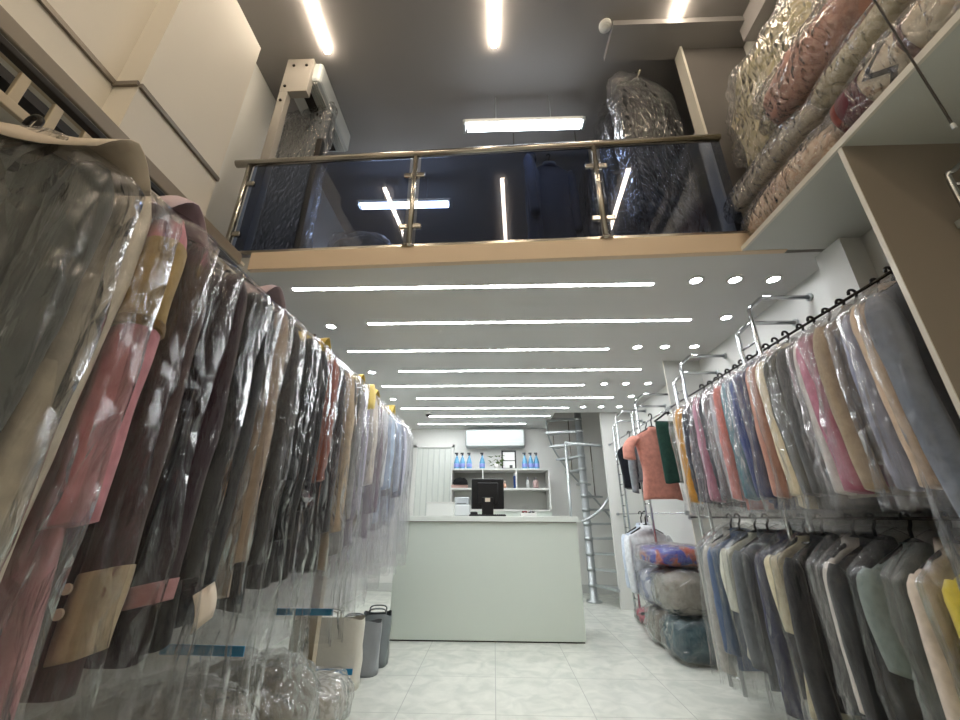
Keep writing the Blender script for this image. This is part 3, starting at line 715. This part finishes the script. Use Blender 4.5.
# ------------------------------------------------------------------ counter and what stands on it
ct = empty('reception_counter', (-.03, 4.46, 0), 'white panelled reception counter at the end of the aisle', 'counter')
part('front_panel', COUNTER, ct, lambda m: m.box((-1.0, 0, .012), (.895, .03, 1.06)), bevel=.003)
part('side_panel', COUNTER, ct, lambda m: m.box((.865, .03, .012), (.895, .52, 1.06)))
part('side_panel', COUNTER, ct, lambda m: m.box((-1.0, .03, .012), (-.97, .52, 1.06)))
part('counter_top', plain('counter_top_laminate', '#dfe3dd', .3), ct, lambda m: m.box((-1.0, -.03, 1.065), (.905, .56, 1.118)), bevel=.003)
part('shadow_gap', DARK, ct, lambda m: m.box((-.99, .01, 0), (.885, .5, .012)))
part('shadow_line', GROOVE, ct, lambda m: m.box((-.99, -.002, 1.058), (.89, .5, 1.066)))
ZK = 1.118
mo = empty('computer_monitor', (-.07, 4.74, ZK), 'black monitor on the counter seen from behind', 'monitor')
part('housing', BLACKP, mo, lambda m: [m.box((-.185, -.02, .075), (.185, .025, .405)), m.box((-.12, -.045, .12), (.12, -.02, .36))], bevel=.01)
part('screen', plain('screen_glass', '#08090b', .1), mo, lambda m: m.box((-.17, .025, .09), (.17, .028, .39)))
part('stand', BLACKP, mo, lambda m: [m.box((-.065, -.075, .012), (.065, -.045, .2))], bevel=.012)
part('foot', BLACKP, mo, lambda m: m.box((-.11, -.10, 0), (.11, .08, .014)), bevel=.005)
part('rating_sticker', PAPERW, mo, lambda m: m.box((-.028, -.079, .15), (.028, -.0755, .19)))
kb = empty('keyboard', (-.07, 4.58, ZK), 'flat black keyboard tray lying in front of the monitor', 'keyboard')
part('case', BLACKP, kb, lambda m: m.box((-.2, -.05, 0), (.2, .05, .016)), bevel=.004)
part('keys', DARK, kb, lambda m: [m.box((-.19 + c * .024, -.042 + r * .021, .016), (-.17 + c * .024, -.025 + r * .021, .02)) for c in range(16) for r in range(4)])
pr_ = empty('receipt_printer', (-.36, 4.78, ZK), 'silver white receipt printer left of the monitor', 'printer')
part('housing', plain('printer_white', '#d6dadb', .3), pr_, lambda m: m.box((-.10, -.10, 0), (.09, .10, .12)), bevel=.012)
part('lid', plain('printer_lid', '#bfc6c9', .25), pr_, lambda m: m.box((-.085, -.085, .12), (.075, .06, .2)), bevel=.01)
part('paper_slot', BLACKP, pr_, lambda m: m.box((-.06, -.088, .13), (.05, -.085, .137)))
st = empty('document_stack', (-.58, 4.68, ZK), 'low white box at the left end of the counter', 'box')
part('box', plain('box_white', '#e4e6e1', .5), st, lambda m: m.box((-.16, -.12, 0), (.14, .12, .13)), bevel=.004)
part('lid', WHITE, st, lambda m: m.box((-.165, -.125, .13), (.145, .125, .145)), bevel=.003)
cr = empty('card_reader', (-.22, 4.63, ZK), 'small black card reader beside the printer', 'card reader')
part('body', BLACKP, cr, lambda m: m.box((-.04, -.04, 0), (.04, .05, .045)), bevel=.01)
part('keypad', SILVER, cr, lambda m: [m.box((-.024 + i * .018, -.02 + j * .018, .045), (-.012 + i * .018, -.008 + j * .018, .049)) for i in range(3) for j in range(3)])
ty = empty('white_tray', (.38, 4.72, ZK), 'shallow white tray on the counter right of the monitor', 'tray')
part('tray', WHITE, ty, lambda m: [m.box((-.08, -.07, 0), (.08, .07, .012)), m.box((-.085, -.075, 0), (-.075, .075, .04)), m.box((.075, -.075, 0), (.085, .075, .04)), m.box((-.08, -.075, 0), (.08, -.068, .035))], bevel=.003)
for dx, c, nm in ((-.04, '#5a2a2c', 'maroon glossy case lying in the white tray'), (.035, '#17171a', 'black glossy case lying in the white tray')):
    q = empty('glasses_case', (.38 + dx, 4.70, ZK + .013), nm, 'case'); 
    part('shell', plain('case_' + c.strip('#'), c, .2), q, lambda m: m.add([(x, y, z) for x, y, z in blob_mb(.034, .055, .024, dx, .8, .02, 20, 12).v], blob_mb(.034, .055, .024, dx, .8, .02, 20, 12).f), smooth=True).location = (0, 0, .025)
    part('clasp', SILVER, q, lambda m: m.box((-.008, -.06, .02), (.008, -.052, .03)))

# ------------------------------------------------------------------ back shelf
bs = empty('wall_shelf_unit', (.1, 6.62, 0), 'white open shelf unit behind the counter', 'shelf')
SX0, SX1, SZ0, SZ1 = -.80, .81, 1.19, 1.845
part('shelf_board', WHITE, bs, lambda m: m.box((SX0, 0, SZ1 - .025), (SX1, .46, SZ1)))
part('shelf_board', WHITE, bs, lambda m: m.box((SX0 + .02, 0, 1.515), (SX1 - .02, .46, 1.54)))
part('shelf_board', WHITE, bs, lambda m: m.box((SX0, 0, SZ0), (SX1, .46, SZ0 + .025)))
part('side_board', WHITE, bs, lambda m: m.box((SX0, 0, SZ0), (SX0 + .02, .46, SZ1)))
part('side_board', WHITE, bs, lambda m: m.box((SX1 - .02, 0, SZ0), (SX1, .46, SZ1)))
for x in (-.29, .26): part('divider', WHITE, bs, lambda m: m.box((x, .005, 1.54), (x + .02, .46, SZ1 - .025)))
part('back_board', LAMI, bs, lambda m: m.box((SX0, .46, SZ0), (SX1, .475, SZ1)))
part('base_cabinet', COUNTER, bs, lambda m: m.box((SX0, .02, 0), (SX1, .47, SZ0)))
part('pleated_panel', LAMI, bs, lambda m: [m.box((SX0 + .03 + i * .028, .44, SZ0 + .03), (SX0 + .05 + i * .028, .455, SZ0 + .14)) for i in range(54)])
BLUE = plain('blue_bottle', '#76b8e2', .12, trans=.35); CAPB = plain('bottle_cap', '#20262e', .3)
def spray(x, y, z, label, col=None, s=1., group='blue spray bottles on the wall shelf'):
    o = empty('spray_bottle', (x, y, z), label, 'bottle', group)
    part('bottle', col or BLUE, o, lambda m: m.lathe([(.0, 0), (.042 * s, .0), (.046 * s, .02 * s), (.046 * s, .11 * s), (.03 * s, .17 * s), (.014 * s, .21 * s), (.014 * s, .23 * s)], n=20), smooth=True)
    part('bottle_label', plain('bottle_label', '#7d86c4', .4), o, lambda m: m.lathe([(.0465 * s, .035 * s), (.0475 * s, .037 * s), (.0475 * s, .09 * s), (.0465 * s, .092 * s)], n=20), smooth=True)
    h = part('spray_head', CAPB, o, lambda m: [m.lathe([(.017 * s, .225 * s), (.017 * s, .25 * s), (.01 * s, .255 * s)], n=14), m.box((-.035 * s, -.01 * s, .25 * s), (.02 * s, .01 * s, .275 * s))], bevel=.002)
    part('trigger', WHITE, h, lambda m: m.tube([(-.02 * s, 0, .25 * s), (-.03 * s, 0, .23 * s), (-.026 * s, 0, .205 * s)], .004 * s, 6))
for x, n in ((-.62, 'leftmost of the three beside the door'), (-.525, 'middle of the three beside the door'), (-.41, 'right one of the three beside the door'), (-.19, 'standing alone left of the plant')): spray(x, 6.76, SZ1, 'blue spray bottle on the shelf top, ' + n)
for x, n in ((.525, 'next to the picture frame'), (.625, 'middle of the three right of the frame'), (.72, 'last one towards the staircase')): spray(x, 6.76, SZ1, 'blue spray bottle on the shelf top, ' + n)
pf = empty('picture_frame', (.26, 6.78, SZ1), 'black framed picture leaning on the shelf top', 'picture frame'); pf.rotation_euler = (-.08, 0, 0)
part('frame', BLACKP, pf, lambda m: [m.box((-.125, 0, 0), (-.1, .02, .32)), m.box((.1, 0, 0), (.125, .02, .32)), m.box((-.1, 0, 0), (.1, .02, .025)), m.box((-.1, 0, .295), (.1, .02, .32))])
part('picture', plain('picture_paper', '#d9dbd8', .3), pf, lambda m: m.box((-.1, .008, .025), (.1, .018, .295)))
part('picture_motif', plain('motif', '#3a3b3c', .5), pf, lambda m: [m.box((.01, .005, .027), (.06, .008, .075)), m.box((-.1, .005, .14), (.1, .008, .155))])
pl = empty('potted_plant', (.055, 6.72, SZ1), 'small green plant in a white pot beside the picture frame', 'plant')
part('pot', WHITE, pl, lambda m: m.lathe([(0, 0), (.04, 0), (.052, .08), (.046, .08), (.044, .07), (0, .07)], n=20), smooth=True)
def leaves(m):
    for i in range(46):
        a = random.uniform(0, 2 * PI); r = random.uniform(.02, .12); h = random.uniform(.05, .22); c = Vector((math.cos(a) * r, math.sin(a) * r * .7, h))
        d = Vector((math.cos(a), math.sin(a), random.uniform(-.6, .6))).normalized() * .045; s = d.cross(Vector((0, 0, 1))).normalized() * .018
        m.add([c - d * .6, c + s + Vector((0, 0, .006)), c + d, c - s + Vector((0, 0, .006)), c + Vector((0, 0, -.004))], [(0, 1, 2, 3), (0, 4, 1), (1, 4, 2), (2, 4, 3), (3, 4, 0)])
part('leaves', plain('leaf', '#5f7a3c', .5), pl, leaves)
def jar(x, z, prof, col, cap, label, nm='bottle', y=6.74):
    o = empty(nm, (x, y, z), label, 'bottle')
    part('container', plain('jar_' + col.strip('#'), col, .25), o, lambda m: m.lathe(prof, n=18), smooth=True)
    h = prof[-1][1]; r = max(.012, prof[-1][0])
    part('cap', plain('cap_' + cap.strip('#'), cap, .3), o, lambda m: m.lathe([(r * 1.1, h - .002), (r * 1.1, h + .03), (r * .7, h + .04), (0, h + .04)], n=16), smooth=True)
jar(.355, 1.54, [(0, 0), (.03, 0), (.03, .18), (.024, .2)], '#2b4a86', '#dfe6ec', 'blue spray can with white cap on the middle shelf', 'aerosol_can')
jar(.56, 1.54, [(0, 0), (.026, 0), (.026, .1), (.014, .14)], '#cfd2d0', '#8a8d8f', 'small pale bottle on the middle shelf right of the can', 'small_bottle')
jar(.69, 1.54, [(0, 0), (.042, 0), (.046, .1), (.02, .14)], '#b49a98', '#5d5a5c', 'pinkish round bottle on the middle shelf by the end board', 'perfume_bottle')
jar(.10, 1.54, [(0, 0), (.03, 0), (.034, .05), (.02, .09)], '#d98a66', '#e4c3b0', 'orange jar on the middle shelf beside the monitor', 'orange_jar')
jar(.18, 1.54, [(0, 0), (.026, 0), (.03, .04), (.016, .08)], '#d7a58e', '#d9c9c0', 'peach jar on the middle shelf next to the orange jar', 'peach_jar')
hb = empty('black_cap', (-.55, 6.74, 1.54), 'black cap lying on a pink box on the middle shelf', 'hat')
part('crown', plain('black_felt', '#0d0c10', .9), hb, lambda m: m.lathe([(.11, .052), (.125, .08), (.11, .13), (.07, .165), (0, .175)], n=24), smooth=True)
part('brim', plain('black_felt', '#0d0c10', .9), hb, lambda m: m.box((-.05, -.17, .05), (.13, -.05, .062)), bevel=.005)
pb = empty('flat_box', (-.56, 6.74, 1.54), 'flat pink box under the black cap on the middle shelf', 'box')
part('base', plain('pink_card', '#c9a59c', .6), pb, lambda m: m.box((-.13, -.12, 0), (.13, .12, .035))); part('lid', plain('pink_lid', '#d4b4ac', .6), pb, lambda m: m.box((-.134, -.124, .035), (.134, .124, .048)), bevel=.003)
ac = empty('air_conditioner', (.03, 6.86, 2.22), 'white split air conditioner high on the back wall above the shelf', 'air conditioner')
ACW = plain('ac_white', '#b4babb', .35)
part('housing', ACW, ac, lambda m: m.box((-.52, 0, .02), (.52, .239, .32)), bevel=.03)
part('louver', plain('ac_louver', '#b8bdbd', .4), ac, lambda m: m.box((-.47, -.004, .03), (.47, .04, .055)), bevel=.004)
part('display_line', plain('ac_line', '#c6cbcb', .4), ac, lambda m: m.box((-.5, -.003, .10), (.5, .002, .106)))

# ------------------------------------------------------------------ spiral staircase
PX, PY = 1.40, 6.42
ss = empty('spiral_staircase', (PX, PY, 0), 'silver metal spiral staircase in the back corner by the counter', 'staircase')
part('centre_pole', SILVER, ss, lambda m: m.lathe([(.11, 0), (.11, .02), (.055, .03), (.055, 3.5), (0, 3.51)], n=20), smooth=True)
TH = []
for i in range(15):
    z = .2 + i * .2; th = math.radians(-55 + i * 19); TH.append((th, z))
    def tr(m):
        n = 5; da = math.radians(26); vs = []
        for zz in (0, .03):
            for r in (.04, .54):
                for k in range(n):
                    a = th - da / 2 + da * k / (n - 1); vs.append((math.cos(a) * r, math.sin(a) * r, z + zz))
        b = 2 * n; fs = []
        for k in range(n - 1):
            fs += [(k, k + 1, n + k + 1, n + k), (b + k, b + n + k, b + n + k + 1, b + k + 1), (k, b + k, b + k + 1, k + 1), (n + k, n + k + 1, b + n + k + 1, b + n + k)]
        fs += [(0, n, b + n, b), (n - 1, b + n - 1, b + 2 * n - 1, 2 * n - 1)]
        m.add(vs, fs)
    t = part('tread', SILVER, ss, tr)
    part('tread_hub', SILVER, t, lambda m: m.lathe([(.063, z - .01), (.063, z + .04)], n=18), smooth=True)
    if i < 13 and i % 2 == 0: part('baluster', STEEL, t, lambda m: m.tube([(math.cos(th) * .52, math.sin(th) * .52, z), (math.cos(th) * .52, math.sin(th) * .52, z + .9 if i < 9 else z + .25)], .009, 8), smooth=True)
def hr(i0, i1, h): return [(math.cos(t) * .52, math.sin(t) * .52, z + h) for t, z in TH[i0:i1]]
part('outer_stringer', SILVER, ss, lambda m: m.tube(smoothpath(hr(0, 15, -.03), 5), .014, 8), smooth=True)
part('handrail', SILVER, ss, lambda m: m.tube(smoothpath([(-.16, -.38, 1.05), (.0, -.39, 1.125), (.15, -.385, 1.235), (.27, -.36, 1.38)], 6), .02, 12), smooth=True)
gr = empty('stair_guard_rail', (1.10, 6.05, 0), 'straight steel guard rail with one long post at the foot of the spiral stairs', 'railing')
part('post', SILVER, gr, lambda m: m.tube([(0, 0, 0), (0, 0, 2.16)], .02, 12), smooth=True)
part('top_rail', SILVER, gr, lambda m: m.tube([(-.01, 0, 2.16), (.70, -.0, 2.1)], .022, 12), smooth=True)
part('foot_plate', SILVER, gr, lambda m: m.lathe([(.05, 0), (.05, .01), (.02, .012)], n=16))

# ------------------------------------------------------------------ mezzanine contents
MG = 'dark bagged clothes on the mezzanine'
def mrail(x0, x1, y0, y1, z, label):
    o = empty('suspended_rail', (x0, y0, z), label, 'clothes rail', 'clothes rails on the mezzanine')
    part('rod', STEEL, o, lambda m: m.tube([(0, 0, -.008), (x1 - x0, y1 - y0, -.008)], .01, 10), smooth=True)
    for t in (.05, .95): part('drop_rod', STEEL, o, lambda m: m.tube([((x1 - x0) * t, (y1 - y0) * t, 0), ((x1 - x0) * t, (y1 - y0) * t, ZT - z)], .006, 8))
mrail(1.30, 1.30, 2.26, 3.7, 4.73, 'steel rail hanging from the high ceiling above the dark coats by the right wall')
MR = [('puffer', '#15171d', 1.3, 'black padded coat nearest the right end of the balcony'), ('coat', '#2b2d33', 1.35, 'charcoal wrapped coat behind the nearest black padded coat'), ('coat', '#1a2030', 1.4, 'dark navy wrapped coat third along the mezzanine rail'),
      ('coat', '#3c3a3a', 1.3, 'brownish grey wrapped coat on the mezzanine rail'), ('puffer', '#20242e', 1.35, 'dark blue padded coat in the middle of the mezzanine rail'), ('coat', '#24262c', 1.4, 'graphite wrapped coat near the far end of the mezzanine rail'), ('coat', '#181c26', 1.4, 'blackish coat last on the mezzanine rail')]
for i, (k, c, L, lab) in enumerate(MR):
    garment(k, c, L, lab, (1.30, 2.34 + i * .17, 4.73), bag=BAGB if i == 0 else BAGD, bagL=L + .35, drop=-.06, sdrop=.17, aisle=-1, group=MG, seed=130 + i * 2.3, w=.25, th=.07, rz=.12 + .25 * (i == 0))
mrail(.2, .9, 2.9, 2.9, 4.62, 'short steel rail behind the middle balcony glass')
for i, (x, c, lab) in enumerate(((.40, '#222a3c', 'slim dark navy garment hanging left of the wide one behind the middle glass'), (.60, '#2b2f3a', 'wide dark grey robe hanging alone behind the middle balcony glass'))):
    garment('robe', c, 1.45, lab, (x, 2.9 + .12 * i, 4.62), aisle=1, group=MG, seed=160 + i, w=(.1, .22)[i], th=.06, rz=(1.2, .1)[i])
pk = empty('wrapped_board', (-1.68, 2.48, ZM), 'tall flat dark panel wrapped in shiny plastic behind the left balcony glass', 'panel', None, -.25)
part('panel', plain('grey_board', '#4d5358', .5), pk, lambda m: m.box((-.24, -.04, 0), (.24, .04, 1.82)), bevel=.02)
def pkw(m):
    rings = []
    for i in range(30):
        z = .0 + 1.88 * i / 29; ring = []
        for k in range(40):
            a = 2 * PI * k / 40; cx, cy = sup(a, .5); d = .03 * noise.noise((cx * 3, cy * 3, z * 3.5)) + .015 * noise.noise((cx * 9, cy * 9, z * 8))
            ring.append((cx * (.275 + d), cy * (.065 + d), z))
        rings.append(ring)
    m.loft(rings, True)
part('plastic_wrap', BAGB, pk, pkw, smooth=True)
fr = empty('bolted_frame', (-1.70, 2.16, ZM), 'white bolted metal frame at the left end of the balcony', 'frame')
part('post', plain('grey_frame_paint', '#a39e96', .5), fr, lambda m: m.box((-.05, -.03, 0), (.02, .03, 2.07)), bevel=.004)
part('head_plate', plain('grey_frame_paint', '#a39e96', .5), fr, lambda m: m.box((-.05, -.032, 1.66), (.18, .03, 2.075)), bevel=.004)
part('second_post', DARK, fr, lambda m: m.box((.26, .12, 0), (.31, .17, 1.3)), bevel=.004)
for x, z in ((-.015, 1.55), (.02, 1.98), (.13, 1.98), (-.01, 1.72)): part('bolt', DARK, fr, lambda m: m.lathe([(.012, -.034), (.012, -.042), (0, -.044)], (x, 0, z), 10, 'y'))
ma = empty('air_conditioner', (-1.60, 2.52, 4.56), 'grey white split air conditioner high on the left wall of the mezzanine', 'air conditioner')
part('housing', ACW, ma, lambda m: m.box((-.16, -.36, 0), (.15, .36, .238)), bevel=.03)
part('louver', DARK, ma, lambda m: m.box((-.05, -.33, -.006), (.03, .33, .02)), bevel=.003)
part('grille', LAMI, ma, lambda m: [m.box((.05 + i * .02, -.34, -.012), (.058 + i * .02, .34, .01)) for i in range(4)])
bundle('storage_bundle', 'bundle', 'dark wrapped bundle on the mezzanine floor behind the left glass', (-1.1, 2.75, ZM + .035), (.26, .22, .28), fabric('#23262d'), seed=55)

# ------------------------------------------------------------------ world, view, sampling limits
wd = bpy.data.worlds.new('world'); S.world = wd; wd.use_nodes = True
wd.node_tree.nodes['Background'].inputs[0].default_value = (.6, .65, .7, 1); wd.node_tree.nodes['Background'].inputs[1].default_value = .05
S.view_settings.view_transform = 'Standard'; S.view_settings.look = 'None'; S.view_settings.exposure = 0; S.view_settings.gamma = 1; S.view_settings.use_curve_mapping = False
S.cycles.transparent_max_bounces = 40; S.cycles.max_bounces = 10; S.cycles.diffuse_bounces = 5; S.cycles.glossy_bounces = 4
S.cycles.caustics_reflective = False; S.cycles.caustics_refractive = False
S.cycles.sample_clamp_indirect = 6
